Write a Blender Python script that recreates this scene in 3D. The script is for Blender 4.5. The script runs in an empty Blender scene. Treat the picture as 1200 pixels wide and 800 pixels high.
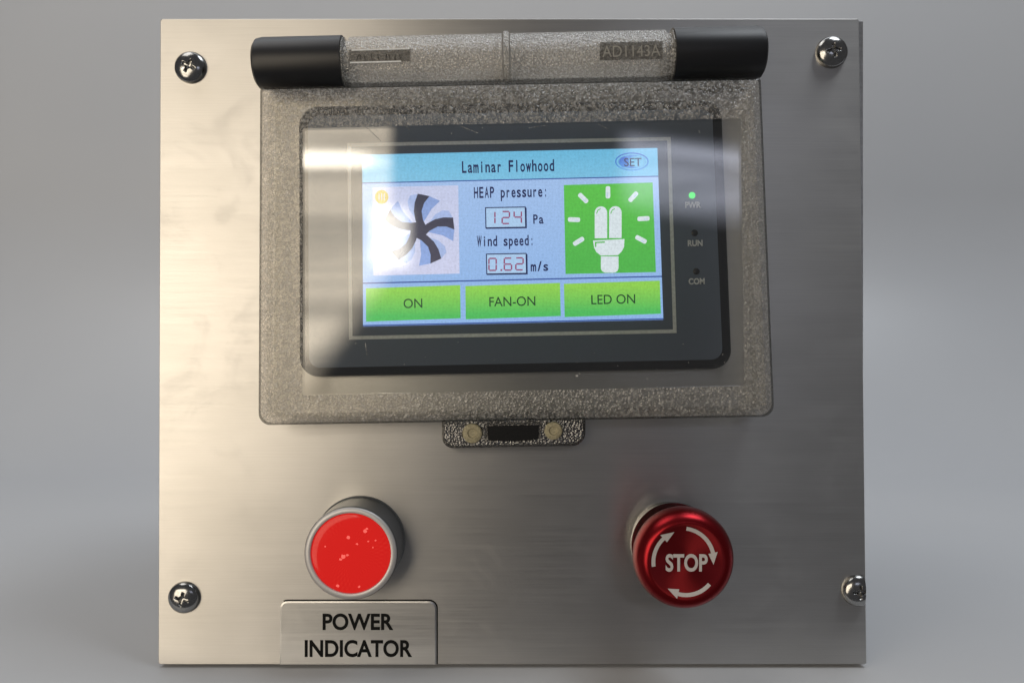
import bpy, bmesh, math, random
from mathutils import Vector, Matrix, Euler
random.seed(7)
R = math.radians
S = 0.26/830.0            # metres per photo pixel on the front panel
D = 1000.0*S              # camera distance from the front panel
FOOT = 4*S                # the feet lift the panel this far
CX, CY = 600.0, 400.0
CAMZ = (778-CY)*S + FOOT
sc = bpy.context.scene

# ------------------------------------------------------------------ camera
cam_d = bpy.data.cameras.new('camera'); cam = bpy.data.objects.new('camera', cam_d)
sc.collection.objects.link(cam); sc.camera = cam
cam.location = (0, -D, CAMZ); cam.rotation_euler = (R(90), 0, 0)
cam_d.sensor_width = 36; cam_d.lens = 30.0; cam_d.clip_start = 0.01; cam_d.clip_end = 50
# ------------------------------------------------------------------ world
w = bpy.data.worlds.new('World'); sc.world = w; w.use_nodes = True
bg = w.node_tree.nodes['Background']; bg.inputs[0].default_value = (0.97, 0.96, 1.0, 1); bg.inputs[1].default_value = 0.085
# ------------------------------------------------------------------ lamps
def area(name, loc, target, sx, sy, radiance, col, spread=180):
    l = bpy.data.lights.new(name, 'AREA'); l.shape = 'RECTANGLE'; l.size = sx; l.size_y = sy
    l.energy = radiance*math.pi*sx*sy; l.color = col; l.spread = R(spread)
    o = bpy.data.objects.new(name, l); sc.collection.objects.link(o); o.location = loc
    d = Vector(target)-Vector(loc); o.rotation_euler = d.to_track_quat('-Z', 'Y').to_euler(); return o
def curtain(o, edges, lo_=0.66, hi_=1.36, sx=1.2, sz=16.0):
    """a curtained window: horizontal folds in its brightness and soft borders given as (nx, nz, offset, softness)"""
    l = o.data; l.use_nodes = True; t = l.node_tree; em = t.nodes['Emission']
    g = t.nodes.new('ShaderNodeNewGeometry'); mp = t.nodes.new('ShaderNodeMapping'); mp.inputs['Scale'].default_value = (sx, 1, sz)
    t.links.new(g.outputs['Position'], mp.inputs['Vector'])
    n = t.nodes.new('ShaderNodeTexNoise'); n.inputs['Scale'].default_value = 1.0; n.inputs['Detail'].default_value = 3.0; n.inputs['Distortion'].default_value = 0.6
    t.links.new(mp.outputs[0], n.inputs['Vector'])
    r = t.nodes.new('ShaderNodeMapRange'); t.links.new(n.outputs[0], r.inputs[0]); r.inputs[1].default_value = 0.36; r.inputs[2].default_value = 0.66
    r.inputs[3].default_value = lo_; r.inputs[4].default_value = hi_; val = r.outputs[0]
    for (nx, nz, off, soft) in edges:
        d = t.nodes.new('ShaderNodeVectorMath'); d.operation = 'DOT_PRODUCT'; d.inputs[1].default_value = (nx, 0, nz); t.links.new(g.outputs['Position'], d.inputs[0])
        m = t.nodes.new('ShaderNodeMapRange'); m.interpolation_type = 'SMOOTHSTEP'; t.links.new(d.outputs['Value'], m.inputs[0])
        m.inputs[1].default_value = off; m.inputs[2].default_value = off+soft
        k = t.nodes.new('ShaderNodeMath'); k.operation = 'MULTIPLY'; t.links.new(val, k.inputs[0]); t.links.new(m.outputs[0], k.inputs[1]); val = k.outputs[0]
    t.links.new(val, em.inputs['Strength'])
# one large curtained window left of and behind the camera: right border, wavy top, and a slanting lower border
o = area('window_lamp', (-0.80, -1.2, 0.02), (-0.80, 0, 0.02), 1.22, 1.14, 3.15, (1.0, 0.86, 0.67))
curtain(o, [(-1, 0, 0.195, 0.03), (-0.809, 0.588, 0.285, 0.07), (0, -1, -0.57, 0.05)])
o = area('window_strip_lamp', (-0.70, -1.18, 0.43), (-0.70, 0, 0.43), 0.98, 0.05, 6.0, (1.0, 0.93, 0.80))
curtain(o, [(-1, 0, 0.22, 0.05), (0, 1, 0.405, 0.02), (0, -1, -0.455, 0.02)], 0.7, 1.2)
o = area('added_glare_lamp', (-0.205, -1.17, 0.295), (-0.205, 0, 0.295), 0.10, 0.14, 6.5, (1.0, 0.95, 0.86))  # extra lamp added to throw a glare beam over the fan picture
curtain(o, [(-1, 0, 0.158, 0.035), (1, 0, -0.255, 0.04), (0, 1, 0.228, 0.04), (0, -1, -0.362, 0.04)], 0.9, 1.1)
o = area('room_lamp', (0.33, -1.2, 0.41), (0.33, 0, 0.41), 0.38, 0.20, 1.8, (0.78, 0.82, 1.0))
curtain(o, [(1, 0, 0.17, 0.05), (-0.12, -1, -0.52, 0.04), (0.15, 1, 0.36, 0.06)], 0.6, 1.3, 3, 12)
area('side_window_lamp', (-0.75, -0.36, 1.75), (0.0, 0.15, 0.1), 0.8, 0.8, 2.4, (1.0, 0.95, 0.90))
area('right_lamp', (0.75, -0.32, 1.80), (0.0, 0.25, 0.1), 0.70, 0.70, 6.6, (0.90, 0.95, 1.0))
area('added_backdrop_fill', (0.0, 0.30, 1.45), (0.0, 0.50, 0.0), 2.0, 0.6, 1.9, (0.92, 0.96, 1.0))  # added overhead fill that evens out the brightness of the backdrop
# ------------------------------------------------------------------ exposure
sc.view_settings.view_transform = 'Standard'; sc.view_settings.look = 'None'
sc.view_settings.exposure = 0; sc.view_settings.gamma = 1
sc.render.engine = 'CYCLES'; sc.cycles.max_bounces = 12; sc.cycles.transparent_max_bounces = 16
sc.cycles.use_denoising = True

# ------------------------------------------------------------------ materials
def s2l(c):
    c = c/255.0
    return c/12.92 if c <= 0.04045 else ((c+0.055)/1.055)**2.4
def rgb(*c): return (s2l(c[0]), s2l(c[1]), s2l(c[2]), 1)
class NT:
    def __init__(s, name):
        s.m = bpy.data.materials.new(name); s.m.use_nodes = True; s.t = s.m.node_tree
        s.b = s.t.nodes['Principled BSDF']; s.out = s.t.nodes['Material Output']
    def n(s, typ, **kw):
        x = s.t.nodes.new(typ)
        for k, v in kw.items():
            if k.startswith('i_'): x.inputs[k[2:].replace('_', ' ')].default_value = v
            else: setattr(x, k, v)
        return x
    def l(s, a, b): s.t.links.new(a, b)
    def set(s, **kw):
        for k, v in kw.items(): s.b.inputs[k.replace('_', ' ')].default_value = v
        return s
    def coords(s, scale):
        tc = s.n('ShaderNodeTexCoord'); mp = s.n('ShaderNodeMapping'); mp.inputs['Scale'].default_value = scale
        s.l(tc.outputs['Object'], mp.inputs['Vector']); return mp.outputs[0]
    def ramp(s, fac, a, b, pa=0.0, pb=1.0):
        r = s.n('ShaderNodeValToRGB'); e = r.color_ramp.elements
        e[0].position = pa; e[0].color = a; e[1].position = pb; e[1].color = b
        s.l(fac, r.inputs[0]); return r.outputs[0]

def steel(name, base, rough, aniso, streak=1.0, blotch=True):
    t = NT(name); t.set(Metallic=1.0, Roughness=rough, Anisotropic=aniso)
    g = t.n('ShaderNodeTexCoord'); 
    tan = t.n('ShaderNodeCombineXYZ'); tan.inputs[2].default_value = 1.0
    t.l(tan.outputs[0], t.b.inputs['Tangent'])
    n1 = t.n('ShaderNodeTexNoise', i_Scale=1.0, i_Detail=4.0, i_Roughness=0.65); t.l(t.coords((28, 28, 2600)), n1.inputs['Vector'])
    n2 = t.n('ShaderNodeTexNoise', i_Scale=1.0, i_Detail=3.0); t.l(t.coords((6, 6, 500)), n2.inputs['Vector'])
    n3 = t.n('ShaderNodeTexNoise', i_Scale=22.0, i_Detail=3.0); t.l(t.coords((1, 1, 1.6)), n3.inputs['Vector'])
    mx = t.n('ShaderNodeMath', operation='MULTIPLY_ADD'); t.l(n2.outputs[0], mx.inputs[0]); mx.inputs[1].default_value = 0.3; t.l(n1.outputs[0], mx.inputs[2])
    lo = tuple(c*0.93 for c in base[:3])+(1,); hi = tuple(min(1, c*1.05) for c in base[:3])+(1,)
    col = t.ramp(mx.outputs[0], lo, hi, 0.4, 0.9)
    mixc = t.n('ShaderNodeMix', data_type='RGBA', blend_type='MULTIPLY'); mixc.inputs[0].default_value = 0.5 if blotch else 0.0
    t.l(col, mixc.inputs[6]); t.l(t.ramp(n3.outputs[0], (0.84, 0.84, 0.83, 1), (1, 1, 1, 1), 0.35, 0.6), mixc.inputs[7])
    t.l(mixc.outputs[2], t.b.inputs['Base Color'])
    sc1 = t.n('ShaderNodeTexNoise', i_Scale=1.0, i_Detail=2.0); mp = t.n('ShaderNodeMapping'); mp.inputs['Scale'].default_value = (40, 40, 1500); mp.inputs['Rotation'].default_value = (0, R(7), 0)
    t.l(g.outputs['Object'], mp.inputs['Vector']); t.l(mp.outputs[0], sc1.inputs['Vector'])
    rr = t.n('ShaderNodeMapRange'); t.l(mx.outputs[0], rr.inputs[0]); rr.inputs[1].default_value = 0.45; rr.inputs[2].default_value = 1.05
    rr.inputs[3].default_value = rough-0.05; rr.inputs[4].default_value = rough+0.06
    n4 = t.n('ShaderNodeTexNoise', i_Scale=38.0, i_Detail=6.0, i_Roughness=0.7, i_Distortion=0.8); t.l(t.coords((1, 1, 1)), n4.inputs['Vector'])
    sm = t.n('ShaderNodeMapRange'); t.l(n4.outputs[0], sm.inputs[0]); sm.inputs[1].default_value = 0.52; sm.inputs[2].default_value = 0.72; sm.inputs[3].default_value = 0.0; sm.inputs[4].default_value = 0.06
    ra = t.n('ShaderNodeMath', operation='ADD'); t.l(rr.outputs[0], ra.inputs[0]); t.l(sm.outputs[0], ra.inputs[1]); t.l(ra.outputs[0], t.b.inputs['Roughness'])
    hs = t.n('ShaderNodeMath', operation='MULTIPLY_ADD'); t.l(t.ramp(sc1.outputs[0], (0, 0, 0, 1), (1, 1, 1, 1), 0.66, 0.72), hs.inputs[0]); hs.inputs[1].default_value = 0.9; t.l(n1.outputs[0], hs.inputs[2])
    bp = t.n('ShaderNodeBump', i_Strength=0.30*streak, i_Distance=0.00002); t.l(hs.outputs[0], bp.inputs['Height']); t.l(bp.outputs[0], t.b.inputs['Normal'])
    return t.m
def simple(name, col, rough=0.4, metal=0.0, bump=0.0, scale=900, coat=0.0, vary=0.12, emis=None):
    t = NT(name); t.set(Roughness=rough, Metallic=metal); t.b.inputs['Coat Weight'].default_value = coat
    n = t.n('ShaderNodeTexNoise', i_Scale=float(scale), i_Detail=4.0); t.l(t.coords((1, 1, 1)), n.inputs['Vector'])
    lo = tuple(c*(1-vary) for c in col[:3])+(1,); hi = tuple(min(1, c*(1+vary)) for c in col[:3])+(1,)
    t.l(t.ramp(n.outputs[0], lo, hi, 0.3, 0.7), t.b.inputs['Base Color'])
    if bump:
        b = t.n('ShaderNodeBump', i_Strength=bump, i_Distance=0.0001); t.l(n.outputs[0], b.inputs['Height']); t.l(b.outputs[0], t.b.inputs['Normal'])
    if emis: t.b.inputs['Emission Color'].default_value = emis; t.b.inputs['Emission Strength'].default_value = 1.0
    return t.m
def lcd(name, c0, c1=None, strength=1.0, grain=0.19):
    """a lit part of the display: colour c0 at the top to c1 at the bottom, with the fine pixel grid of the panel"""
    c1 = c1 or c0
    t = NT(name); t.set(Roughness=0.3); t.b.inputs['Base Color'].default_value = (0.01, 0.01, 0.012, 1)
    tc = t.n('ShaderNodeTexCoord'); sp = t.n('ShaderNodeSeparateXYZ'); t.l(tc.outputs['Generated'], sp.inputs[0])
    col = t.ramp(sp.outputs[2], c1, c0, 0.15, 0.85)
    gm = t.n('ShaderNodeNewGeometry'); mp = t.n('ShaderNodeMapping'); mp.inputs['Rotation'].default_value = (0, R(1.2), 0)
    t.l(gm.outputs['Position'], mp.inputs['Vector'])
    vals = []
    for d, sc_ in (('X', 620.0), ('Z', 620.0)):
        wv = t.n('ShaderNodeTexWave', i_Scale=sc_); wv.wave_type = 'BANDS'; wv.bands_direction = d; t.l(mp.outputs[0], wv.inputs['Vector']); vals.append(wv.outputs[1])
    nz = t.n('ShaderNodeTexNoise', i_Scale=1400.0, i_Detail=2.0); t.l(gm.outputs['Position'], nz.inputs['Vector'])
    a = t.n('ShaderNodeMath', operation='ADD'); t.l(vals[0], a.inputs[0]); t.l(vals[1], a.inputs[1])
    b = t.n('ShaderNodeMath', operation='MULTIPLY_ADD'); t.l(nz.outputs[0], b.inputs[0]); b.inputs[1].default_value = 3.0; t.l(a.outputs[0], b.inputs[2])
    r = t.n('ShaderNodeMapRange'); t.l(b.outputs[0], r.inputs[0]); r.inputs[1].default_value = 0.6; r.inputs[2].default_value = 3.2
    r.inputs[3].default_value = strength*(1-grain); r.inputs[4].default_value = strength*(1+grain)
    t.l(col, t.b.inputs['Emission Color']); t.l(r.outputs[0], t.b.inputs['Emission Strength'])
    return t.m
def clear_plastic(name, tint=0.93, ior=1.6, rough=0.03):
    t = NT(name); t.t.nodes.remove(t.b)
    tr = t.n('ShaderNodeBsdfTransparent'); tr.inputs[0].default_value = (tint, tint, tint*0.985, 1)
    gl = t.n('ShaderNodeBsdfGlossy'); 
    gl.inputs['Roughness'].default_value = rough
    fr = t.n('ShaderNodeFresnel'); fr.inputs[0].default_value = ior
    mx = t.n('ShaderNodeMixShader'); t.l(fr.outputs[0], mx.inputs[0]); t.l(tr.outputs[0], mx.inputs[1]); t.l(gl.outputs[0], mx.inputs[2])
    t.l(mx.outputs[0], t.out.inputs[0]); return t.m
def frosted(name, lo=0.84, hi=1.0, scale=1250, gloss=0.09, haze=0.19, strength=0.8):
    """pebbled clear plastic: tiny lenses that let light through unevenly, with sparkle"""
    t = NT(name); t.t.nodes.remove(t.b)
    v = t.n('ShaderNodeTexVoronoi', i_Scale=float(scale)); v.feature = 'F1'; t.l(t.coords((1, 1, 1)), v.inputs['Vector'])
    n = t.n('ShaderNodeTexNoise', i_Scale=float(scale)*0.8, i_Detail=3.0); t.l(t.coords((1, 1, 1)), n.inputs['Vector'])
    a = t.n('ShaderNodeMath', operation='ADD'); t.l(v.outputs['Distance'], a.inputs[0]); t.l(n.outputs[0], a.inputs[1])
    bp = t.n('ShaderNodeBump', i_Strength=strength, i_Distance=0.0004); t.l(a.outputs[0], bp.inputs['Height'])
    tr = t.n('ShaderNodeBsdfTransparent'); t.l(t.ramp(a.outputs[0], (hi, hi*0.99, hi*0.97, 1), (lo, lo*0.98, lo*0.95, 1), 0.6, 1.15), tr.inputs[0])
    rf = t.n('ShaderNodeBsdfTranslucent'); rf.inputs[0].default_value = (0.85, 0.84, 0.81, 1); t.l(bp.outputs[0], rf.inputs['Normal'])
    df = t.n('ShaderNodeBsdfDiffuse'); df.inputs[0].default_value = (0.80, 0.79, 0.76, 1); t.l(bp.outputs[0], df.inputs['Normal'])
    ad = t.n('ShaderNodeMixShader'); ad.inputs[0].default_value = 0.5; t.l(rf.outputs[0], ad.inputs[1]); t.l(df.outputs[0], ad.inputs[2])
    gl = t.n('ShaderNodeBsdfGlossy'); gl.inputs['Roughness'].default_value = 0.15; t.l(bp.outputs[0], gl.inputs['Normal'])
    m1 = t.n('ShaderNodeMixShader'); hz = t.n('ShaderNodeMapRange'); t.l(n.outputs[0], hz.inputs[0]); hz.inputs[1].default_value = 0.42; hz.inputs[2].default_value = 0.66
    hz.inputs[3].default_value = haze*0.35; hz.inputs[4].default_value = haze*2.6; t.l(hz.outputs[0], m1.inputs[0]); t.l(tr.outputs[0], m1.inputs[1]); t.l(ad.outputs[0], m1.inputs[2])
    m2 = t.n('ShaderNodeMixShader'); m2.inputs[0].default_value = gloss; t.l(m1.outputs[0], m2.inputs[1]); t.l(gl.outputs[0], m2.inputs[2])
    t.l(m2.outputs[0], t.out.inputs[0]); return t.m

M = {}
M['steel'] = steel('brushed_steel', (0.62, 0.605, 0.58, 1), 0.39, 0.76, 0.5)
M['steel_edge'] = simple('steel_edge', (0.55, 0.55, 0.54, 1), 0.33, 1.0, 0.05, 600)
M['plate'] = steel('plate_foil', (0.68, 0.675, 0.66, 1), 0.36, 0.1, 0.5)
M['ink'] = simple('black_ink', (0.010, 0.010, 0.010, 1), 0.8, vary=0.2); M['ink'].node_tree.nodes['Principled BSDF'].inputs['Specular IOR Level'].default_value = 0.15
M['chrome'] = simple('screw_nickel', (0.36, 0.36, 0.355, 1), 0.17, 1.0, 0.15, 1500)
M['rubber'] = simple('black_rubber', (0.012, 0.012, 0.012, 1), 0.7)
M['cap'] = simple('black_satin_plastic', (0.010, 0.011, 0.014, 1), 0.42, 0, 0.10, 3000)
M['bezel'] = simple('slate_plastic', (0.165, 0.205, 0.275, 1), 0.28, 0, 0.04, 2500, vary=0.05)
M['bezel_side'] = simple('bezel_side', (0.010, 0.012, 0.015, 1), 0.35, 0, 0.05, 2500)
M['line'] = simple('silver_line', (0.85, 0.87, 0.88, 1), 0.5)
M['white_print'] = simple('white_print', (0.85, 0.86, 0.9, 1), 0.5)
M['frost'] = frosted('pebbled_plastic')
M['frost_bar'] = frosted('pebbled_bar', lo=0.90, hi=1.0, gloss=0.16, haze=0.26, scale=1500)
M['clear'] = clear_plastic('clear_window', 0.975, 1.88)
M['inner_clear'] = clear_plastic('inner_clear', 0.97, 1.35, 0.1)
M['tablet_dark'] = frosted('dark_tablet', lo=0.5, hi=0.6, gloss=0.06, haze=0.10, strength=0.05)
M['raised'] = simple('raised_number', (0.33, 0.32, 0.29, 1), 0.5)
M['scratch'] = frosted('scratch_mark', lo=0.5, hi=0.9, gloss=0.1, haze=0.25, strength=0.3)
M['dust'] = simple('dust', (0.6, 0.6, 0.57, 1), 0.8)
M['edge_clear'] = clear_plastic('clear_edge', 0.42, 1.4, 0.12)
M['dark_clear'] = frosted('smoky_pebbled', lo=0.22, hi=0.85, gloss=0.20, haze=0.05)
M['slot'] = simple('black_slot', (0.008, 0.008, 0.008, 1), 0.25)
M['cream'] = simple('cream_screw', (0.42, 0.38, 0.25, 1), 0.6, 0, 0.5, 1800, vary=0.3)
M['ring'] = simple('satin_aluminium', (0.62, 0.61, 0.61, 1), 0.45, 0.5, 0.03, 2000, vary=0.03)
M['gun'] = simple('dark_anodised', (0.26, 0.27, 0.27, 1), 0.33, 0.8, 0.03, 2000)
M['redmetal'] = simple('red_anodised', (0.28, 0.011, 0.016, 1), 0.30, 0.9, 0.05, 1600, vary=0.06)
t = NT('red_turned_face'); t.set(Metallic=0.85, Roughness=0.42, Anisotropic=0.8); t.b.inputs['Base Color'].default_value = (0.27, 0.015, 0.020, 1)
tg = t.n('ShaderNodeTangent', direction_type='RADIAL', axis='Y'); t.l(tg.outputs[0], t.b.inputs['Tangent'])
M['redface'] = t.m
M['collar'] = simple('polished_collar', (0.36, 0.355, 0.35, 1), 0.16, 1.0, 0.02, 900)
M['white_paint'] = simple('white_paint', (0.62, 0.58, 0.57, 1), 0.5, vary=0.05)
M['emboss'] = clear_plastic('embossed_letters', 0.9, 1.9, 0.2)
M['pad'] = frosted('smooth_pad', lo=0.55, hi=0.62, gloss=0.10, haze=0.05, strength=0.05)

def red_lens():
    t = NT('red_lens'); t.set(Roughness=0.12); t.b.inputs['Specular IOR Level'].default_value = 0.25; t.b.inputs['Base Color'].default_value = (0.35, 0.008, 0.006, 1)
    t.b.inputs['Coat Weight'].default_value = 0.0
    t.b.inputs['Emission Color'].default_value = (0.8, 0.02, 0.012, 1); t.b.inputs['Emission Strength'].default_value = 0.62
    tc = t.n('ShaderNodeTexCoord'); sp = t.n('ShaderNodeSeparateXYZ'); t.l(tc.outputs['Object'], sp.inputs[0])
    ln = t.n('ShaderNodeVectorMath', operation='LENGTH'); t.l(tc.outputs['Object'], ln.inputs[0])
    at = t.n('ShaderNodeMath', operation='ARCTAN2'); t.l(sp.outputs[0], at.inputs[0]); t.l(sp.outputs[2], at.inputs[1])
    s1 = t.n('ShaderNodeMath', operation='MULTIPLY'); t.l(at.outputs[0], s1.inputs[0]); s1.inputs[1].default_value = 48
    s2 = t.n('ShaderNodeMath', operation='SINE'); t.l(s1.outputs[0], s2.inputs[0])
    r1 = t.n('ShaderNodeMath', operation='MULTIPLY'); t.l(ln.outputs[1], r1.inputs[0]); r1.inputs[1].default_value = 1900
    r2 = t.n('ShaderNodeMath', operation='SINE'); t.l(r1.outputs[0], r2.inputs[0])
    ad = t.n('ShaderNodeMath', operation='MULTIPLY'); t.l(s2.outputs[0], ad.inputs[0]); t.l(r2.outputs[0], ad.inputs[1])
    nz = t.n('ShaderNodeTexNoise', i_Scale=160.0, i_Detail=1.0); t.l(tc.outputs['Object'], nz.inputs['Vector'])
    k = t.n('ShaderNodeMath', operation='MULTIPLY'); t.l(t.ramp(nz.outputs[0], (0, 0, 0, 1), (1, 1, 1, 1), 0.45, 0.65), k.inputs[0]); t.l(ad.outputs[0], k.inputs[1])
    ra = t.n('ShaderNodeMapRange'); t.l(k.outputs[0], ra.inputs[0]); ra.inputs[1].default_value = -1; ra.inputs[2].default_value = 1
    t.l(t.ramp(ra.outputs[0], (0.745, 0.016, 0.014, 1), (0.80, 0.030, 0.022, 1), 0.3, 1.0), t.b.inputs['Emission Color'])
    return t.m
M['lens'] = red_lens()
M['glint'] = simple('lens_glint_paint', (0.5, 0.1, 0.08, 1), 0.3, emis=(0.72, 0.10, 0.085, 1))  # glowing colour standing in for reflected highlights on the red lens
def backdrop_mat():
    t = NT('grey_backdrop'); t.set(Roughness=0.36)
    n = t.n('ShaderNodeTexNoise', i_Scale=3.0, i_Detail=4.0); t.l(t.coords((1, 1, 1)), n.inputs['Vector'])
    t.l(t.ramp(n.outputs[0], (0.475, 0.485, 0.505, 1), (0.505, 0.512, 0.525, 1), 0.3, 0.7), t.b.inputs['Base Color'])
    n2 = t.n('ShaderNodeTexNoise', i_Scale=600.0, i_Detail=3.0); t.l(t.coords((1, 1, 1)), n2.inputs['Vector'])
    b = t.n('ShaderNodeBump', i_Strength=0.06, i_Distance=0.0002); t.l(n2.outputs[0], b.inputs['Height']); t.l(b.outputs[0], t.b.inputs['Normal'])
    return t.m
M['backdrop'] = backdrop_mat()
# display colours
L = lambda n, a, b=None, **k: lcd(n, rgb(*a), rgb(*b) if b else None, **k)
M['d_bg'] = L('display_sky', (168, 200, 248), (150, 190, 245))
M['d_title'] = L('display_title', (112, 192, 232), (128, 200, 238))
M['d_rule'] = L('display_rule', (60, 90, 165))
M['d_navy'] = L('display_navy', (18, 26, 84), grain=0.05)
M['d_lav'] = L('display_lavender', (205, 212, 246), (214, 218, 250))
M['d_blade'] = L('display_blade', (54, 56, 78), (74, 72, 92))
M['d_shade'] = L('display_shade', (140, 166, 224), (150, 178, 238))
M['d_lobe'] = L('display_lobe', (172, 192, 240))
M['d_yellow'] = L('display_yellow', (206, 188, 84))
M['d_green'] = L('display_green', (96, 200, 78), (84, 188, 80))
M['d_button'] = L('display_button', (150, 218, 84), (82, 196, 98))
M['d_btntext'] = L('display_button_text', (28, 68, 40), grain=0.05)
M['d_white'] = L('display_white', (226, 238, 246))
M['d_red'] = L('display_digit', (158, 84, 124), grain=0.05)
M['d_pale'] = L('display_pale', (178, 212, 250))
M['d_blue'] = L('display_blue', (46, 96, 205), (80, 150, 230))
M['d_mid'] = L('display_mid_blue', (84, 148, 226))
M['d_edge'] = L('display_lower_edge', (44, 84, 168))
M['led'] = simple('green_led', (0.02, 0.3, 0.03, 1), 0.3, emis=(0.06, 0.95, 0.14, 1))
M['led_off'] = simple('unlit_led', (0.008, 0.009, 0.012, 1), 0.35)

# ------------------------------------------------------------------ geometry helpers
def P(px, py, h=0.0):
    """photo pixel (px,py), h = height in pixel units in front of the panel -> metres"""
    k = (1000.0-h)/1000.0
    return Vector(((px-CX)*k*S, -h*S, CAMZ-(py-CY)*k*S))
def W(x, h, z):      # true (undistorted) panel coordinates
    return Vector(((x-CX)*S, -h*S, CAMZ-(z-CY)*S))
ORG = {}
def obj(name, bm, mats, parent=None, origin=None, smooth=None, **props):
    me = bpy.data.meshes.new(name)
    vs = [v.co for v in bm.verts]
    if origin is None:
        origin = Vector([(min(v[i] for v in vs)+max(v[i] for v in vs))/2 for i in range(3)])
    bmesh.ops.translate(bm, verts=bm.verts, vec=-Vector(origin))
    bmesh.ops.recalc_face_normals(bm, faces=bm.faces)
    bm.to_mesh(me); bm.free()
    if not isinstance(mats, (list, tuple)): mats = [mats]
    for m in mats: me.materials.append(m)
    if smooth is not None:
        for p in me.polygons: p.use_smooth = True
        me.set_sharp_from_angle(angle=R(smooth))
    o = bpy.data.objects.new(name, me); sc.collection.objects.link(o)
    put(o, origin, parent)
    for k, v in props.items(): o[k] = v
    return o
def put(o, origin, parent):
    ORG[o] = Vector(origin)
    if parent is not None: o.parent = parent; o.location = Vector(origin)-ORG[parent]
    else: o.location = origin
def rrect(x0, y0, x1, y1, r, n=8):
    """rounded rectangle in pixels, clockwise from the upper left; r may be a 4-list tl,tr,br,bl"""
    if not isinstance(r, (list, tuple)): r = [r]*4
    pts = []
    for (cx, cy, a0, rr) in ((x0+r[0], y0+r[0], 180, r[0]), (x1-r[1], y0+r[1], 270, r[1]), (x1-r[2], y1-r[2], 0, r[2]), (x0+r[3], y1-r[3], 90, r[3])):
        if rr <= 0.01: pts.append((cx, cy)); continue
        for i in range(n+1):
            a = R(a0+90*i/n); pts.append((cx+rr*math.cos(a), cy+rr*math.sin(a)))
    return pts
def warp(pts, quad, box):
    """bilinear map of points in box (x0,y0,x1,y1) to a quad tl,tr,br,bl"""
    x0, y0, x1, y1 = box; out = []
    for x, y in pts:
        u = (x-x0)/(x1-x0); v = (y-y0)/(y1-y0)
        t = [quad[0][i]*(1-u)+quad[1][i]*u for i in (0, 1)]; b = [quad[3][i]*(1-u)+quad[2][i]*u for i in (0, 1)]
        out.append((t[0]*(1-v)+b[0]*v, t[1]*(1-v)+b[1]*v))
    return out
def sweep(bm, rings, cap0=True, cap1=True, mi=0, close=True):
    """rings: lists of Vectors with equal counts"""
    vr = [[bm.verts.new(p) for p in r] for r in rings]; n = len(vr[0])
    for a, b in zip(vr, vr[1:]):
        for i in range(n if close else n-1):
            f = bm.faces.new((a[i], a[(i+1) % n], b[(i+1) % n], b[i])); f.material_index = mi
    if cap0: bm.faces.new(vr[0]).material_index = mi
    if cap1: bm.faces.new(vr[-1]).material_index = mi
    return vr
def flat(bm, pts, h, th=0.0, mi=0):
    """flat printed patch (thin but real) at height h"""
    if th <= 0: 
        f = bm.faces.new([bm.verts.new(P(x, y, h)) for x, y in pts]); f.material_index = mi; return
    sweep(bm, [[P(x, y, h-th) for x, y in pts], [P(x, y, h) for x, y in pts]], mi=mi)
def line_strip(bm, pts, wd, h, mi=0, closed=False):
    """ribbon of width wd following a polyline, mitred"""
    n = len(pts); L_, R_ = [], []
    for i in range(n):
        a = Vector(pts[(i-1) % n]) if (closed or i > 0) else None
        b = Vector(pts[i]); c = Vector(pts[(i+1) % n]) if (closed or i < n-1) else None
        d1 = (b-a).normalized() if a is not None else (c-b).normalized()
        d2 = (c-b).normalized() if c is not None else d1
        t = (d1+d2).normalized(); nn = Vector((-t.y, t.x)); k = wd/2/max(0.35, nn.dot(Vector((-d1.y, d1.x))))
        L_.append(b+nn*k); R_.append(b-nn*k)
    vl = [bm.verts.new(P(p.x, p.y, h)) for p in L_]; vr = [bm.verts.new(P(p.x, p.y, h)) for p in R_]
    for i in range(n if closed else n-1):
        f = bm.faces.new((vl[i], vl[(i+1) % n], vr[(i+1) % n], vr[i])); f.material_index = mi
def text_polys(s, bold=0.0):
    c = bpy.data.curves.new('t', 'FONT'); c.body = s; c.size = 1.0; c.offset = bold; c.resolution_u = 5
    c.fill_mode = 'FRONT'
    o = bpy.data.objects.new('t', c); sc.collection.objects.link(o); dg = bpy.context.evaluated_depsgraph_get()
    me = o.evaluated_get(dg).to_mesh(); vs = [(v.co.x, v.co.y) for v in me.vertices]; fs = [tuple(p.vertices) for p in me.polygons]
    o.evaluated_get(dg).to_mesh_clear(); bpy.data.objects.remove(o); bpy.data.curves.remove(c)
    return vs, fs
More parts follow.
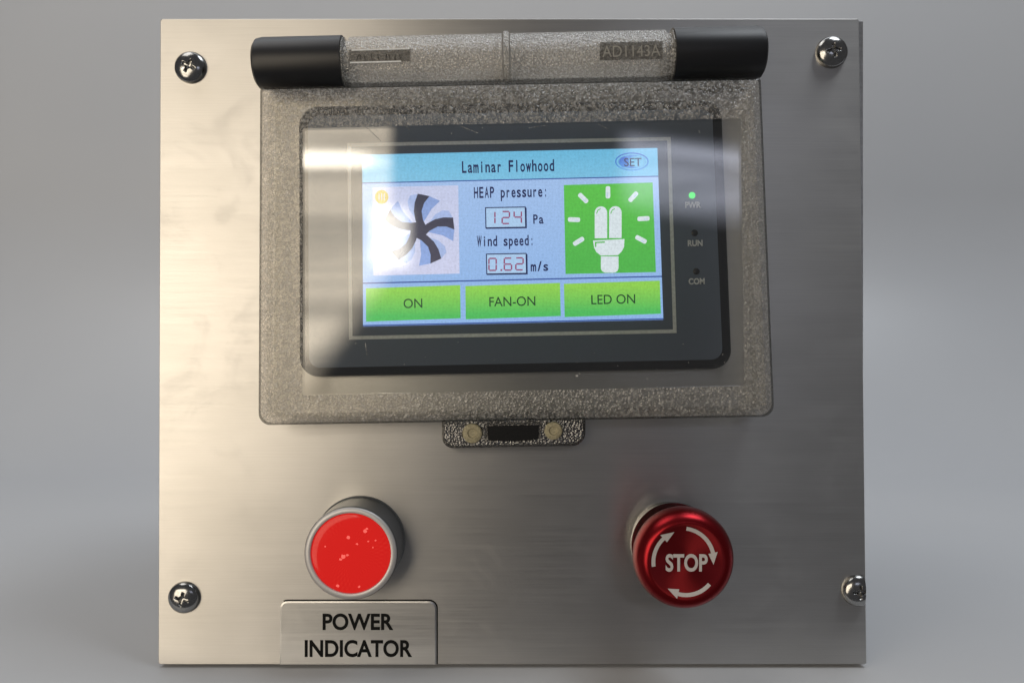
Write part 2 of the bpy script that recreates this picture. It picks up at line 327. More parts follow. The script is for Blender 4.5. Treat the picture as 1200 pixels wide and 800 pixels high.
def add_text(bm, s, x0, y1, x1, y0, h, rot=-1.2, bold=0.0, mi=0, mono=False, fn=None):
    """text fitted to the pixel box: left x0, baseline y1, right x1, cap top y0, turned about the left end of the baseline"""
    vs, fs = [], []
    if mono:
        for i, ch in enumerate(s):
            if ch == ' ': continue
            v, f = text_polys(ch, 0.035 if ch in 'mwW' else bold)
            if not v: continue
            a, b = min(p[0] for p in v), max(p[0] for p in v)
            wd = {'i': 0.25, 'l': 0.22, 'I': 0.14, ':': 0.17, '.': 0.15, '/': 0.7, 'm': 0.90, 'w': 0.90, 'W': 0.90, 'r': 0.58, 'f': 0.6, 't': 0.6}.get(ch, 0.78)
            k = wd/(b-a) if b > a else 1
            base = len(vs)
            vs += [(i+0.5-wd/2+(p[0]-a)*k, p[1]) for p in v]; fs += [tuple(q+base for q in t) for t in f]
    else: vs, fs = text_polys(s, bold)
    ax, bx_ = min(p[0] for p in vs), max(p[0] for p in vs); cap = 0.73
    ct, st = math.cos(R(rot)), math.sin(R(rot)); bvs = []
    for x, y in vs:
        dx = (x-ax)/(bx_-ax)*(x1-x0); dy = -y/cap*(y1-y0)
        qx, qy = x0+dx*ct-dy*st, y1+dx*st+dy*ct
        bvs.append(bm.verts.new(fn(qx, qy) if fn else P(qx, qy, h)))
    for t in fs:
        try: bm.faces.new([bvs[q] for q in t]).material_index = mi
        except ValueError: pass
def lathe(bm, cx, cz, prof, n=64, mi=0, mis=None, cap0=False, cap1=False):
    """profile [(radius, height)] in pixel units about an axis through true panel position (cx, cz), facing the viewer"""
    rings = []
    for (r, h) in prof:
        rings.append([bm.verts.new(W(cx+r*math.cos(2*math.pi*i/n), h, cz+r*math.sin(2*math.pi*i/n))) for i in range(n)])
    for k, (a, b) in enumerate(zip(rings, rings[1:])):
        for i in range(n):
            f = bm.faces.new((a[i], a[(i+1) % n], b[(i+1) % n], b[i])); f.material_index = mis[k] if mis else mi
    if cap0: bm.faces.new(rings[0]).material_index = mis[0] if mis else mi
    if cap1: bm.faces.new(rings[-1]).material_index = mis[-1] if mis else mi

# ------------------------------------------------------------------ setting: one sweep of grey paper
bm = bmesh.new(); X = 2.2; prof = [(-0.0275, -0.9), (-0.0275, -0.010), (-0.0262, -0.003), (-0.0225, 0.0), (0.2, 0.0), (0.42, 0.0)]
rad = 0.30
for i in range(1, 15):
    a = R(90*i/14); prof.append((0.42+rad*math.sin(a), rad-rad*math.cos(a)))
prof += [(0.72, 0.9), (0.72, 2.2)]
va = [bm.verts.new((-X, y, z)) for y, z in prof]; vb = [bm.verts.new((X, y, z)) for y, z in prof]
for i in range(len(prof)-1): bm.faces.new((va[i], va[i+1], vb[i+1], vb[i]))
o = obj('backdrop', bm, M['backdrop'], None, (0, 0, 0), smooth=40, kind='structure', label='seamless grey backdrop sweeping up behind the control box')
if o.data.polygons[0].normal.z < 0: o.data.flip_normals()

# ------------------------------------------------------------------ the box
BOXD = 0.17
root = bpy.data.objects.new('control_box', None); sc.collection.objects.link(root); root.location = (0, BOXD/2, 0); ORG[root] = Vector((0, BOXD/2, 0))
root.empty_display_size = 0.05
root['label'] = 'brushed stainless steel control box with covered touch screen, red indicator and red stop button'
root['category'] = 'control box'
def box_ring(x0, z0, x1, z1, r, y):
    return [Vector(((x-CX)*S, y, CAMZ-(z-CY)*S)) for x, z in rrect(x0, z0, x1, z1, r, 3)]
bm = bmesh.new()
sweep(bm, [box_ring(190, 27, 1010, 774, 1, BOXD), box_ring(186.5, 22.4, 1014.5, 777, 1, BOXD-0.002), box_ring(186, 22.2, 1015, 777.3, 1, 0.0030), box_ring(186.8, 22.9, 1014.2, 776.5, 0.8, 0.0022)])
obj('housing', bm, M['steel_edge'], root, smooth=35)
# front panel: thin folded sheet, a little narrower at the top, as the photograph shows
def panel_ring(inset, y, taper=True):
    q = [(187.5+inset, 22+inset), (1007-inset, 22+inset), (1015.8-inset, 778.3-inset), (185.2+inset, 778.3-inset)]
    pts = warp(rrect(0, 0, 100, 100, 0.35, 3), q, (0, 0, 100, 100))
    return [Vector(((x-CX)*S, y, CAMZ-(z-CY)*S)) for x, z in pts]
bm = bmesh.new()
sweep(bm, [panel_ring(0.6, 0.0021), panel_ring(0.0, 0.0017), panel_ring(0.0, 0.0004), panel_ring(0.9, 0.0)])
obj('front_panel', bm, M['steel'], root, smooth=20, label='brushed steel front panel')
for fx in (233, 930):
    for yy in (0.012, 0.15):
        bm = bmesh.new(); n = 28
        rings = [[Vector(((fx-CX)*S+r*math.cos(2*math.pi*i/n), yy, z)+Vector((0, 0, 0))*0) if False else Vector(((fx-CX)*S+r*math.cos(2*math.pi*i/n), yy+r*math.sin(2*math.pi*i/n), z)) for i in range(n)] for r, z in ((0.0065, 0.0), (0.0072, 0.0006), (0.0075, FOOT+0.0006))]
        sweep(bm, rings); obj('foot', bm, M['rubber'], root, smooth=40)

# ------------------------------------------------------------------ screws (pan head, cross recess carved into the dome)
def screw_mesh(cut=None):
    bm = bmesh.new(); n = 96; RR = 18.6; rings = []
    for j in range(0, 27):
        r = RR*j/26.0; ring = []
        for i in range(n if j else 1):
            a = 2*math.pi*i/n; x, z = r*math.cos(a), r*math.sin(a)
            h = 9.5*math.sqrt(max(0.0, 1-(r/RR)**2))**0.85+1.2 if j < 26 else 1.0
            # crossed slots with a small centre well
            t = 0.0
            for (u, v) in ((x, z), (z, x)):
                lim = 8.2; t = max(t, max(0.0, min(1.0, (1.9-abs(v))/1.0))*max(0.0, min(1.0, (lim-abs(u))/1.6)))
            t = max(t, max(0.0, min(1.0, (4.0-r)/1.5)))
            h -= t*(5.2-0.25*r)
            xx = x if cut is None else min(x, cut)
            ring.append(bm.verts.new(Vector((xx*S, -h*S, z*S))))
        rings.append(ring)
    for i in range(n): bm.faces.new((rings[0][0], rings[1][i], rings[1][(i+1) % n]))
    for a, b in zip(rings[1:], rings[2:]):
        for i in range(n): bm.faces.new((a[i], b[i], b[(i+1) % n], a[(i+1) % n]))
    base = [bm.verts.new(Vector((v.co.x, 0.4*S, v.co.z))) for v in rings[-1]]
    for i in range(n): bm.faces.new((rings[-1][i], base[i], base[(i+1) % n], rings[-1][(i+1) % n]))
    bmesh.ops.remove_doubles(bm, verts=bm.verts, dist=1e-7)
    bmesh.ops.recalc_face_normals(bm, faces=bm.faces)
    me = bpy.data.meshes.new('screw'); bm.to_mesh(me); bm.free(); me.materials.append(M['chrome'])
    for p in me.polygons: p.use_smooth = True
    me.set_sharp_from_angle(angle=R(50)); return me
sm = screw_mesh()
def place_screw(x, z, rot, me):
    o = bpy.data.objects.new('screw', me); sc.collection.objects.link(o); put(o, W(x, 0, z), root); o.rotation_euler = (0, R(rot), 0); return o
place_screw(224, 80, 28, sm); place_screw(974, 62, -8, sm); place_screw(216.5, 699, 15, sm)
place_screw(1004.5, 691, 0, screw_mesh(cut=6.4))

# ------------------------------------------------------------------ name plate
bm = bmesh.new()
pl = rrect(328.5, 703.5, 511.5, 777.8, [9, 9, 0.2, 0.2], 6)
pin = rrect(330.2, 705.2, 509.8, 776.9, [7.4, 7.4, 0.2, 0.2], 6)
sweep(bm, [[W(x, -0.2, z) for x, z in pl], [W(x, 1.6, z) for x, z in pl], [W(x, 2.2, z) for x, z in pin]])
plate = obj('name_plate', bm, M['plate'], root, label='small grey metallic plate reading POWER INDICATOR')
bm = bmesh.new()
add_text(bm, 'POWER', 378, 737, 461, 718, 2.5, 0, 0.028)
add_text(bm, 'INDICATOR', 357, 768.5, 483, 749, 2.5, 0, 0.028)
obj('lettering', bm, M['ink'], plate, label='black letters reading POWER INDICATOR')
bm = bmesh.new()     # dark cut edge round the plate
line_strip(bm, [(x, z) for x, z in rrect(327.6, 702.8, 512.4, 777.6, [9.5, 9.5, 0.2, 0.2], 6)][4:15], 1.5, 0.25)
obj('plate_gap', bm, M['ink'], plate)

# ------------------------------------------------------------------ power indicator
bx, bz = 422.3, 633.2
bm = bmesh.new()
lathe(bm, bx, bz, [(53.0, -0.5), (53.0, 3), (51.4, 4), (51.4, 54), (51.6, 57.5), (51.0, 59.2)], mis=[0]*5)
pw = obj('power_indicator', bm, M['gun'], root, origin=W(bx, 0, bz), smooth=35, label='round red indicator in a dark metal body with pale ring')
bm = bmesh.new()
lathe(bm, bx, bz, [(51.0, 58.0), (50.6, 59.8), (49.6, 60.8), (46.0, 61.4), (44.6, 60.8), (44.1, 58.6)])
obj('ring', bm, M['ring'], pw, smooth=40, label='pale satin metal ring')
bm = bmesh.new()
lathe(bm, bx, bz, [(44.2, 57.0), (43.9, 59.0), (42.5, 59.6), (36, 60.0), (28, 60.4), (18, 60.7), (8, 60.9), (1.0, 61.0)], cap1=True)
obj('lens', bm, M['lens'], pw, origin=W(bx, 60, bz), smooth=60, label='glossy red lens')

bm = bmesh.new()      # reflected highlights on the lens, drawn as glowing pink patches
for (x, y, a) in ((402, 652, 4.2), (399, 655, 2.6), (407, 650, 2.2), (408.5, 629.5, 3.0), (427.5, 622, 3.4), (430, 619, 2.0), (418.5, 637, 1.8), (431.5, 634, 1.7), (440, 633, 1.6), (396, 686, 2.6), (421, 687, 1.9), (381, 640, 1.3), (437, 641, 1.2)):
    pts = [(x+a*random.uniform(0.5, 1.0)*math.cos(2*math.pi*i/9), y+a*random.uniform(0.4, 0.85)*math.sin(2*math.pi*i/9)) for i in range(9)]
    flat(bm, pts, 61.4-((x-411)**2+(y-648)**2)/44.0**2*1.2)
obj('painted_glint', bm, M['glint'], pw, label='small pink patches painted as highlights on the lens')
# ------------------------------------------------------------------ stop button
sx, sz = 783.8, 631.3
bm = bmesh.new()
lathe(bm, sx, sz, [(44, -0.5), (44, 5), (42, 8), (41, 14), (41, 19), (47, 22), (48.6, 25), (48, 29), (36, 30), (30, 31), (29, 74)])
st = obj('stop_button', bm, M['collar'], root, origin=W(sx, 0, sz), smooth=35, label='red mushroom stop button on a polished collar')
bm = bmesh.new()
lathe(bm, sx, sz, [(28.27, 72), (44.85, 67.5), (49.53, 67.8), (52.36, 71), (53.53, 76), (53.53, 84), (52.36, 91), (50.5, 96.5), (47.29, 100.5), (43.39, 103.6), (39.98, 104.4), (37.05, 103.8), (29.25, 102.7), (17.55, 102.0), (0.97, 101.8)], n=96, cap0=True, cap1=True, mis=[0, 0, 0, 0, 0, 0, 0, 0, 0, 0, 1, 1, 1, 1])
head = obj('button_head', bm, [M['redmetal'], M['redface']], st, origin=W(sx, 55, sz), smooth=60, label='dished red metal button head')
hx, hz = 799.6, 653.0
def dish(px, py):   # lies on the dished face
    p = P(px, py, 103.4); r = (p-W(sx, 103.4, sz)).length/S
    prof = [(0, 101.8), (18, 102.0), (30, 102.7), (38, 103.8), (41, 104.4), (44.5, 103.6), (48.5, 100.5), (52, 96)]
    h = 103.8
    for (r0, h0), (r1, h1) in zip(prof, prof[1:]):
        if r0 <= r <= r1: h = h0+(h1-h0)*(r-r0)/(r1-r0)
    return Vector((p.x, -(h+0.9)*S, p.z))
bm = bmesh.new()
add_text(bm, 'STOP', 780.0, 668.5, 829.5, 648.5, 0, 0, 0.030, fn=dish)
obj('lettering', bm, M['white_paint'], st, label='white letters reading STOP')
def arrow(cx, cy, r, a0, a1, wd, head_l, head_w):
    """arc from angle a0 to a1 (degrees, clockwise on the picture), arrow head at a1"""
    bm = bmesh.new(); n = 14; sgn = 1 if a1 > a0 else -1; ah = a1-sgn*math.degrees(head_l/r)
    q = lambda rr, a: bm.verts.new(dish(cx+rr*math.cos(R(a)), cy+rr*math.sin(R(a))))
    inn = [q(r-wd/2, a0+(ah-a0)*i/n) for i in range(n+1)]; out = [q(r+wd/2, a0+(ah-a0)*i/n) for i in range(n+1)]
    for i in range(n): bm.faces.new((inn[i], inn[i+1], out[i+1], out[i]))
    bm.faces.new((q(r-head_w/2, ah), q(r+head_w/2, ah), q(r, a1)))
    obj('arrow', bm, M['white_paint'], st, label='white curved arrow')
arrow(803, 658, 37.5, 172, 250, 4.6, 15, 12)
arrow(799, 656, 37.5, -82, 8, 4.6, 14, 11)
arrow(804, 661, 35.5, 40, 128, 4.6, 14, 11)

# ------------------------------------------------------------------ touch screen unit
HF = 18.0   # front face height
BOXH = (0, 0, 100, 100)
def hmi_ring(inset, h, r):
    q = [(350.5+inset, 125.5+inset), (845-inset, 117.5+inset), (857.5-inset, 431.5-inset), (351.5+inset, 441.5-inset)]
    base = rrect(0, 0, 500, 315, r, 8)
    return [P(x, y, h) for x, y in warp(base, q, (0, 0, 500, 315))]
bm = bmesh.new()
rr = [hmi_ring(0, -0.5, 22), hmi_ring(0, 10, 22), hmi_ring(2.0, 13.5, 21), hmi_ring(9.0, HF-0.8, 15), hmi_ring(10.5, HF, 14)]
vr = sweep(bm, rr, mi=1)
bm.faces.ensure_lookup_table(); bm.faces[-1].material_index = 0
hmi = obj('touch_screen', bm, [M['bezel'], M['bezel_side']], root, smooth=28, label='dark grey framed touch screen under the clear cover')
# thin silver rectangle printed on the bezel
bm = bmesh.new()
line_strip(bm, [(409.2, 170.0), (784.0, 162.8), (790.8, 388.0), (411.0, 395.8)], 4.2, HF+0.5, closed=True)
obj('printed_frame', bm, M['line'], hmi, label='thin silver rectangle round the display')
SQ = [(424.5, 181.5), (770.3, 173.5), (777.3, 374.5), (425.5, 382.5)]
HS = HF+0.6
def sflat(bm, pts, lift, mi=0): flat(bm, pts, HS+lift, 0, mi)
bm = bmesh.new()
sweep(bm, [[P(x, y, HF-0.5) for x, y in SQ], [P(x, y, HS) for x, y in SQ]])
disp = obj('display', bm, M['d_bg'], hmi, label='lit colour display')
lerp = lambda a, b, t: (a[0]+(b[0]-a[0])*t, a[1]+(b[1]-a[1])*t)
def sq(u, v): return lerp(lerp(SQ[0], SQ[1], u), lerp(SQ[3], SQ[2], u), v)
bm = bmesh.new(); sflat(bm, [sq(0, 0), sq(1, 0), sq(1, 0.163), sq(0, 0.163)], 0.3)
obj('title_bar', bm, M['d_title'], hmi, label='light blue title bar')
bm = bmesh.new()
line_strip(bm, [sq(0, 0.165), sq(1, 0.165)], 1.3, HS+0.6); line_strip(bm, [sq(0, 0.748), sq(1, 0.748)], 1.6, HS+0.6)
line_strip(bm, [sq(0, 0.995), sq(1, 0.995)], 1.6, HS+0.6)
obj('divider', bm, M['d_rule'], hmi)
bm = bmesh.new(); add_text(bm, 'Laminar Flowhood', 541.5, 202.5, 649.5, 188.5, HS+0.8, -1.2, 0.02, mono=True); 
obj('lettering', bm, M['d_navy'], hmi, label='dark lettering reading Laminar Flowhood')
bm = bmesh.new(); add_text(bm, 'HEAP pressure:', 555.5, 232, 640, 218.8, HS+0.8, -1.2, 0.02, mono=True)
obj('lettering', bm, M['d_navy'], hmi, label='dark lettering reading HEAP pressure')
bm = bmesh.new(); add_text(bm, 'Wind speed:', 559, 288.5, 624, 276, HS+0.8, -1.2, 0.02, mono=True)
obj('lettering', bm, M['d_navy'], hmi, label='dark lettering reading Wind speed')
bm = bmesh.new(); add_text(bm, 'Pa', 625, 262, 637, 251, HS+0.8, -1.2, 0.02, mono=True)
obj('lettering', bm, M['d_navy'], hmi, label='dark lettering reading Pa')
bm = bmesh.new(); add_text(bm, 'm/s', 622, 317.5, 642.5, 306, HS+0.8, -1.2, 0.02, mono=True)
obj('lettering', bm, M['d_navy'], hmi, label='dark lettering reading m/s')
# seven-segment readings
SEG = {'0': 'abcdef', '1': 'bc', '2': 'abged', '4': 'fgbc', '6': 'afgedc'}
def digit(bm, ch, x, y, wd, ht, h, mi):
    x1, y1, ym = x+wd, y+ht, y+ht/2; g = 0.5
    s = {'a': ((x+g, y), (x1-g, y)), 'b': ((x1, y+g), (x1, ym-g)), 'c': ((x1, ym+g), (x1, y1-g)), 'd': ((x+g, y1), (x1-g, y1)),
         'e': ((x, ym+g), (x, y1-g)), 'f': ((x, y+g), (x, ym-g)), 'g': ((x+g, ym), (x1-g, ym))}
    for k in SEG[ch]:
        line_strip(bm, [s[k][0], s[k][1]], 1.7, h, mi)
def reading(x0, y0, x1, y1, chars, label):
    bm = bmesh.new(); sk = -0.5
    sflat(bm, [(x0, y0), (x1, y0-0.8), (x1+0.5, y1-0.8), (x0+0.5, y1)], 0.3, 0)
    line_strip(bm, [(x0, y0), (x1, y0-0.8), (x1+0.5, y1-0.8), (x0+0.5, y1)], 1.2, HS+0.6, 1, closed=True)
    line_strip(bm, [(x0+0.5, y1+0.6), (x1+1.2, y1-0.2), (x1+0.9, y0)], 1.4, HS+0.9, 1)
    for ch, x, yy in chars:
        if ch == '.': line_strip(bm, [(x, yy+14), (x+2, yy+14)], 2.2, HS+0.9, 2)
        else: digit(bm, ch, x, yy, 8.5 if ch != '1' else 4, 14, HS+0.9, 2)
    obj('digital_reading', bm, [M['d_pale'], M['d_navy'], M['d_red']], hmi, label=label)
reading(569, 243.5, 615.5, 267, [('1', 576, 248), ('2', 588.5, 248), ('4', 602.5, 247.5)], 'framed red digits reading 124')
reading(570, 297.8, 616.5, 321, [('0', 573, 302.8), ('.', 586.5, 302.5), ('6', 591, 302.5), ('2', 604.5, 302.2)], 'framed red digits reading 0.62')
# fan picture
def z1(pts): return [(400+x/5.332, 160+y/5.332) for x, y in pts]
bm = bmesh.new()
sflat(bm, [(436.5, 219.5), (537, 217.3), (538.5, 320.5), (437.5, 323)], 0.3, 0)
blade = [(0, 26), (12, -8), (38, -30), (75, -50), (115, -59), (160, -58), (166, -2), (128, -16), (88, -16), (50, 4), (24, 30)]
shade = [(40, 8), (88, -16), (128, -16), (166, -4), (160, 52), (112, 26), (60, 14)]
lobe = [(48, -34), (75, -72), (110, -92), (140, -90), (158, -58), (115, -56), (75, -48)]
for k in range(5):
    ca, sa = math.cos(R(72*k)), math.sin(R(72*k))
    rot = lambda pts: [(491+((x*ca-y*sa))/4.0, 269.5+((x*sa+y*ca))/4.0) for x, y in pts]
    sflat(bm, rot(lobe), 0.5+0.01*k, 4); sflat(bm, rot(shade), 0.6+0.02*k, 2); sflat(bm, rot(blade), 1.0+0.05*k, 1)
sflat(bm, [(491+8*math.cos(R(a)), 269.5+8*math.sin(R(a))) for a in range(0, 360, 15)], 1.4, 1)
sflat(bm, z1([(252+42*math.cos(R(a)), 378+44*math.sin(R(a))) for a in range(0, 360, 15)]), 0.8, 3)
for dx in (-16, 0, 16): line_strip(bm, z1([(252+dx, 356), (252+dx, 398)]), 0.9, HS+1.2, 0)
obj('fan_picture', bm, [M['d_lav'], M['d_blade'], M['d_shade'], M['d_yellow'], M['d_lobe']], hmi, label='picture of a dark five-bladed fan on lavender')
# lamp picture
def z2(pts): return [(600+x/4.446, 160+y/4.446) for x, y in pts]
bm = bmesh.new()
sflat(bm, z2([(270, 253), (733, 240), (750, 706), (279, 716)]), 0.3, 0)
sflat(bm, z2(rrect(431, 364, 496, 530, [32, 32, 1, 1], 6)), 0.7, 1)
sflat(bm, z2(rrect(506, 363, 571, 529, [32, 32, 1, 1], 6)), 0.7, 1)
sflat(bm, z2([(422, 542), (586, 534), (584, 575), (572, 598), (552, 618), (463, 620), (440, 602), (428, 580)]), 0.7, 1)
sflat(bm, z2(rrect(463, 624, 555, 709, [2, 2, 26, 26], 6)), 0.7, 1)
line_strip(bm, z2([(436, 575), (436, 552), (484, 550)]), 1.6, HS+1.0, 0)
for tx in (448, 522): line_strip(bm, z2([(tx-8, 402), (tx, 384), (tx+14, 376)]), 1.0, HS+1.0, 0)
for (x, y, a) in ((500, 291, 90), (371, 321, 45), (632, 314, -48), (323, 433, 2), (685, 428, -4), (347, 546, -32), (672, 536, 28)):
    ca, sa = math.cos(R(a)), math.sin(R(a))
    sflat(bm, z2([(x+u*ca-v*sa, y+u*sa+v*ca) for u, v in rrect(-32, -12, 32, 12, 9, 3)]), 0.7, 1)
    line_strip(bm, z2([(x+(u)*ca-4*sa, y+u*sa+4*ca) for u in (2, 22)]), 0.7, HS+1.0, 2)
obj('lamp_picture', bm, [M['d_green'], M['d_white'], M['d_pale']], hmi, label='picture of a white lamp with rays on green')
# green touch buttons
def tbutton(x0, x1, txt, tx0, tx1, ty):
    u0, u1 = (x0-425)/352.0, (x1-425)/352.0
    bm = bmesh.new(); sflat(bm, [sq(u0, 0.778), sq(u1, 0.772), sq(u1, 0.965), sq(u0, 0.972)], 0.4, 0)
    add_text(bm, txt, tx0, ty, tx1, ty-11.5, HS+0.9, -1.2, 0.004, mi=1)
    b = obj('touch_button', bm, [M['d_button'], M['d_btntext']], hmi, label='green touch button reading '+txt)
tbutton(428.5, 539.5, 'ON', 473, 495, 361)
tbutton(545.5, 657, 'FAN-ON', 573.5, 627.5, 359)
tbutton(661.5, 774.5, 'LED ON', 693, 744.5, 356.5)
# SET oval
bm = bmesh.new()
ell = lambda cx, cy, a, b: [(cx+a*math.cos(R(t)), cy+b*math.sin(R(t))) for t in range(0, 360, 12)]
line_strip(bm, ell(740.5, 189.5, 19.0, 10.0), 1.3, HS+0.7, 0, closed=True)
sflat(bm, ell(740.5, 189.5, 16.0, 7.8), 0.6, 3); sflat(bm, ell(746, 189.5, 10.0, 6.4), 0.7, 1)
sflat(bm, ell(731.5, 190, 5.6, 6.4), 0.8, 0)
add_text(bm, 'SET', 731.5, 195, 752, 185, HS+1.2, -1.2, 0.01, mi=2)
obj('touch_button', bm, [M['d_blue'], M['d_title'], M['d_navy'], M['d_mid']], hmi, label='small blue oval touch button reading SET')
# status lamps
for (x, y, m, lb) in ((811, 229, 'led', 'lit green status lamp'), (814, 273, 'led_off', 'unlit status lamp'), (816, 318, 'led_off', 'unlit status lamp')):
    bm = bmesh.new(); sweep(bm, [[P(a, b, HF-0.5) for a, b in ell(x, y, 4, 4)], [P(a, b, HF+0.6) for a, b in ell(x, y, 3.8, 3.8)], [P(a, b, HF+1.2) for a, b in ell(x, y, 2.4, 2.4)]])
    obj('status_lamp', bm, M[m], hmi, smooth=60, label=lb)
for txt, x0, x1, y in (('PWR', 803, 821.5, 243.5), ('RUN', 806, 823.5, 288.3), ('COM', 807, 826, 333)):
    bm = bmesh.new(); add_text(bm, txt, x0, y, x1, y-7.0, HF+0.5, -1.2, 0.04)
    obj('lettering', bm, M['white_print'], hmi, label='white lettering reading '+txt)

# ------------------------------------------------------------------ hinged clear cover
HC = 62.0
def cov_ring(inset, h, r, ti=None):
    t = inset if ti is None else ti
    q = [(305+inset, 103+t), (891.5-inset, 91.5+t), (907.3-inset, 488-inset), (303+inset, 498-inset)]
    return [P(x, y, h) for x, y in warp(rrect(0, 0, 600, 392, [4, 4, r, r], 8), q, (0, 0, 600, 392))]
def k_at(pts_h, h0, h1):   # shift a ring from height h0 to h1 straight back
    return [Vector((p.x, -h1*S, p.z)) for p in pts_h]
outer = cov_ring(0, HC-5, 14)
WQ = [(354, 150), (868, 139), (872.5, 452), (354.5, 463)]
def win_ring(grow, h):
    q = [(WQ[0][0]-grow, WQ[0][1]-grow), (WQ[1][0]+grow, WQ[1][1]-grow), (WQ[2][0]+grow, WQ[2][1]+grow), (WQ[3][0]-grow, WQ[3][1]+grow)]
    return [P(x, y, h) for x, y in warp(rrect(0, 0, 600, 392, [3, 3, 3, 3], 8), q, (0, 0, 600, 392))]
bm = bmesh.new()
rings = [k_at(outer, 0, 1.0), outer, cov_ring(2.4, HC-2, 14), cov_ring(6, HC, 12), win_ring(0, HC)]
n_out = len(rings)-1
rings += [win_ring(0, HC-7), k_at(cov_ring(9, HC-7, 8), 0, HC-7), k_at(cov_ring(9, HC-7, 8), 0, 1.0)]
vr = sweep(bm, rings, cap0=False, cap1=False)
for i in range(len(vr[0])):
    n = len(vr[0]); bm.faces.new((vr[-1][i], vr[-1][(i+1) % n], vr[0][(i+1) % n], vr[0][i]))
bm.faces.ensure_lookup_table()
for i, f in enumerate(bm.faces):
    if i//len(vr[0]) >= n_out: f.material_index = 1
    elif i//len(vr[0]) == 1: f.material_index = 2
cover = obj('protective_cover', bm, [M['frost'], M['inner_clear'], M['edge_clear']], root, smooth=30, label='clear hinged cover with pebbled border')
bm = bmesh.new(); sweep(bm, [win_ring(-0.2, HC-6), win_ring(-0.2, HC-1.2)])
win = obj('window', bm, M['clear'], cover, smooth=20, label='smooth clear window in the cover')
# hinge: two black caps and the pebbled barrel between them, all on one slightly turned axis
def bar(name, x0, x1, r, mats, parent, hc=34.0, ends=(0, 0), n=40, label=None, yoff=0.0, groove=None):
    """cylinder along the hinge axis; x0,x1 pixels as seen at height hc"""
    bm = bmesh.new(); A = P(297, 75.6+yoff, hc); B = P(897, 62.0+yoff, hc); ax = (B-A).normalized()
    at = lambda px: A+(B-A)*((px-297)/600.0)
    up = Vector((0, 0, 1)); up = (up-ax*up.dot(ax)).normalized(); fr = Vector((0, -1, 0))
    st = []
    e0, e1 = ends
    if e0: st += [(x0, r*0.55), (x0+0.4*e0*0.2, r*0.82), (x0+e0*0.35, r*0.95), (x0+e0, r)]
    else: st += [(x0, r)]
    if groove:
        for g in groove: st += [(g-3.5, r), (g-2.8, r*0.86), (g+2.8, r*0.86), (g+3.5, r)]
    if e1: st += [(x1-e1, r), (x1-e1*0.35, r*0.95), (x1-0.4*e1*0.2, r*0.82), (x1, r*0.55)]
    else: st += [(x1, r)]
    rings = [[at(x)+(up*math.sin(2*math.pi*i/n)+fr*math.cos(2*math.pi*i/n))*q*S for i in range(n)] for x, q in st]
    sweep(bm, rings); o = obj(name, bm, mats, parent, smooth=30)
    if label: o['label'] = label
    return o
bar('hinge_cap', 300, 403, 30*0.966, M['cap'], cover, ends=(11, 0), label='black plastic hinge cap')
bar('hinge_cap', 787.5, 894, 30*0.966, M['cap'], cover, ends=(0, 9), label='black plastic hinge cap')
bar('hinge_barrel', 404, 588.5, 27.0, M['frost_bar'], cover, label='clear pebbled hinge barrel', groove=[409])
bar('hinge_barrel', 598.0, 786.5, 27.0, M['frost_bar'], cover, label='clear pebbled hinge barrel', groove=[782])
bar('barrel_rib', 590.5, 596.5, 29.5, M['frost_bar'], cover)
# web joining barrel to cover
bm = bmesh.new()
sweep(bm, [[P(x, y, h) for x, y, h in ((405, 97, 30), (786, 88.5, 30), (786, 88.5, 36), (405, 97, 36))],
           [P(x, y, h) for x, y, h in ((405, 103, 50), (786, 95, 50), (786, 95, 56), (405, 103, 56))]])
obj('hinge_web', bm, M['dark_clear'], cover)
# moulded number tablets on the barrel
def tablet(x0, y0, x1, y1, sl):
    bm = bmesh.new(); q = [(x0, y0), (x1, y0+sl), (x1, y1+sl), (x0, y1)]
    sweep(bm, [[P(x, y, 58) for x, y in q], [P(x, y, 62.5) for x, y in q]]); return bm
t1 = obj('moulded_tablet', tablet(703, 50, 776.5, 71, -1.5), M['tablet_dark'], cover, label='smooth tablet with the number AD1143A')
bm = bmesh.new(); add_text(bm, 'AD1143A', 706, 67.2, 774, 53.2, 62.9, -1.2, -0.004)
obj('lettering', bm, M['raised'], cover, label='raised number AD1143A')
obj('moulded_tablet', tablet(409, 58.5, 481, 73.5, -1.5), M['pad'], cover, label='smooth tablet with worn moulded marks')
bm = bmesh.new()
for (a, b) in (((412, 59), (480, 57.2)), ((410, 73.6), (470, 72.0))): line_strip(bm, [a, b], 1.6, 63.2)
for x in (418, 423, 428, 436, 444, 452, 457, 463, 470): line_strip(bm, [(x, 71.0), (x+random.uniform(-3, 4), 63.5)], 0.6, 63.2, 1)
obj('moulded_marks', bm, [M['line'], M['ink']], cover)
bm = bmesh.new()     # fine scratches and dust on the window
for pts in ([(417, 142), (432, 151), (446, 165)], [(474, 146), (480, 152)], [(352, 140), (368, 150)], [(540, 148), (560, 156)], [(700, 145), (712, 151)], [(428, 402), (430, 416)], [(620, 150), (640, 147)]):
    line_strip(bm, pts, 0.55, HC+0.15)
obj('scratch_mark', bm, M['scratch'], cover)['kind'] = 'stuff'
bm = bmesh.new()
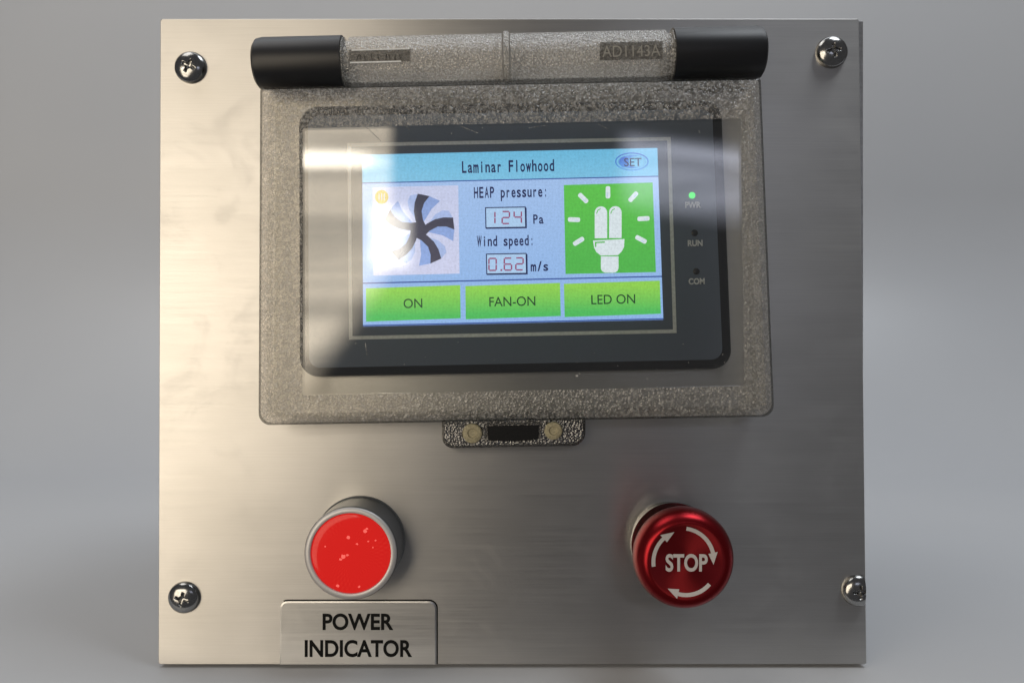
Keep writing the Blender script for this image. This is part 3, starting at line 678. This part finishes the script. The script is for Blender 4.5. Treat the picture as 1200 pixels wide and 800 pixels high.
for k in range(34):
    x, y = random.uniform(365, 860), random.choice((random.uniform(142, 165), random.uniform(400, 455), random.uniform(400, 455))); q = random.uniform(0.25, 0.55)
    flat(bm, [(x-q, y-q*0.6), (x+q*0.7, y-q), (x+q, y+q*0.8), (x-q*0.5, y+q)], HC+0.2)
for (x, y, q) in ((676, 440, 1.5), (679, 437.5, 0.9), (758.5, 443.5, 1.0), (853.5, 455, 1.2), (855, 452.5, 0.7)):
    flat(bm, [(x-q, y-q*0.6), (x+q*0.3, y-q*0.2), (x+q*0.7, y-q), (x+q, y+q*0.8), (x, y+q*0.4), (x-q*0.5, y+q)], HC+0.2)
obj('dust_speck', bm, M['dust'], cover)['kind'] = 'stuff'

# ------------------------------------------------------------------ latch tab at the lower edge
bm = bmesh.new()
tab = rrect(518, 492, 686, 525, [3, 3, 15, 13], 6); tab = [(x, y-(x-518)/168.0*3.2) for x, y in tab]
tin = rrect(521, 493, 683, 522, [3, 3, 13, 12], 6); tin = [(x, y-(x-518)/168.0*3.2) for x, y in tin]
sweep(bm, [[P(x, y, 2) for x, y in tab], [P(x, y, 36) for x, y in tab], [P(x, y, 40) for x, y in tin]])
latch = obj('latch_tab', bm, M['dark_clear'], cover, smooth=35, label='smoky pebbled latch tab under the cover')
bm = bmesh.new()
so = [(571, 499), (631, 497.5), (631, 514), (622, 515.6), (600, 517), (572, 516)]
sweep(bm, [[P(x, y, 38) for x, y in so], [P(x, y, 42) for x, y in so]])
obj('latch_slot', bm, M['slot'], latch, label='black latch slot')
bm = bmesh.new()
line_strip(bm, [(569.5, 517), (569.5, 497.3), (632.8, 495.6), (632.8, 513.5)], 2.6, 42.3)
obj('slot_lip', bm, M['pad'], latch)
for x, y, r in ((553.5, 507.5, 11.5), (648.5, 504.5, 10.5)):
    bm = bmesh.new(); n = 32; rings = []
    for q, h in ((1, 38), (1, 42.5), (0.88, 43.8), (0.5, 44.2), (0.42, 42.6), (0.12, 42.4)):
        rings.append([P(x+r*q*math.cos(2*math.pi*i/n), y+r*q*math.sin(2*math.pi*i/n), h) for i in range(n)])
    sweep(bm, rings); obj('latch_screw', bm, M['cream'], latch, smooth=40, label='cream plastic screw')
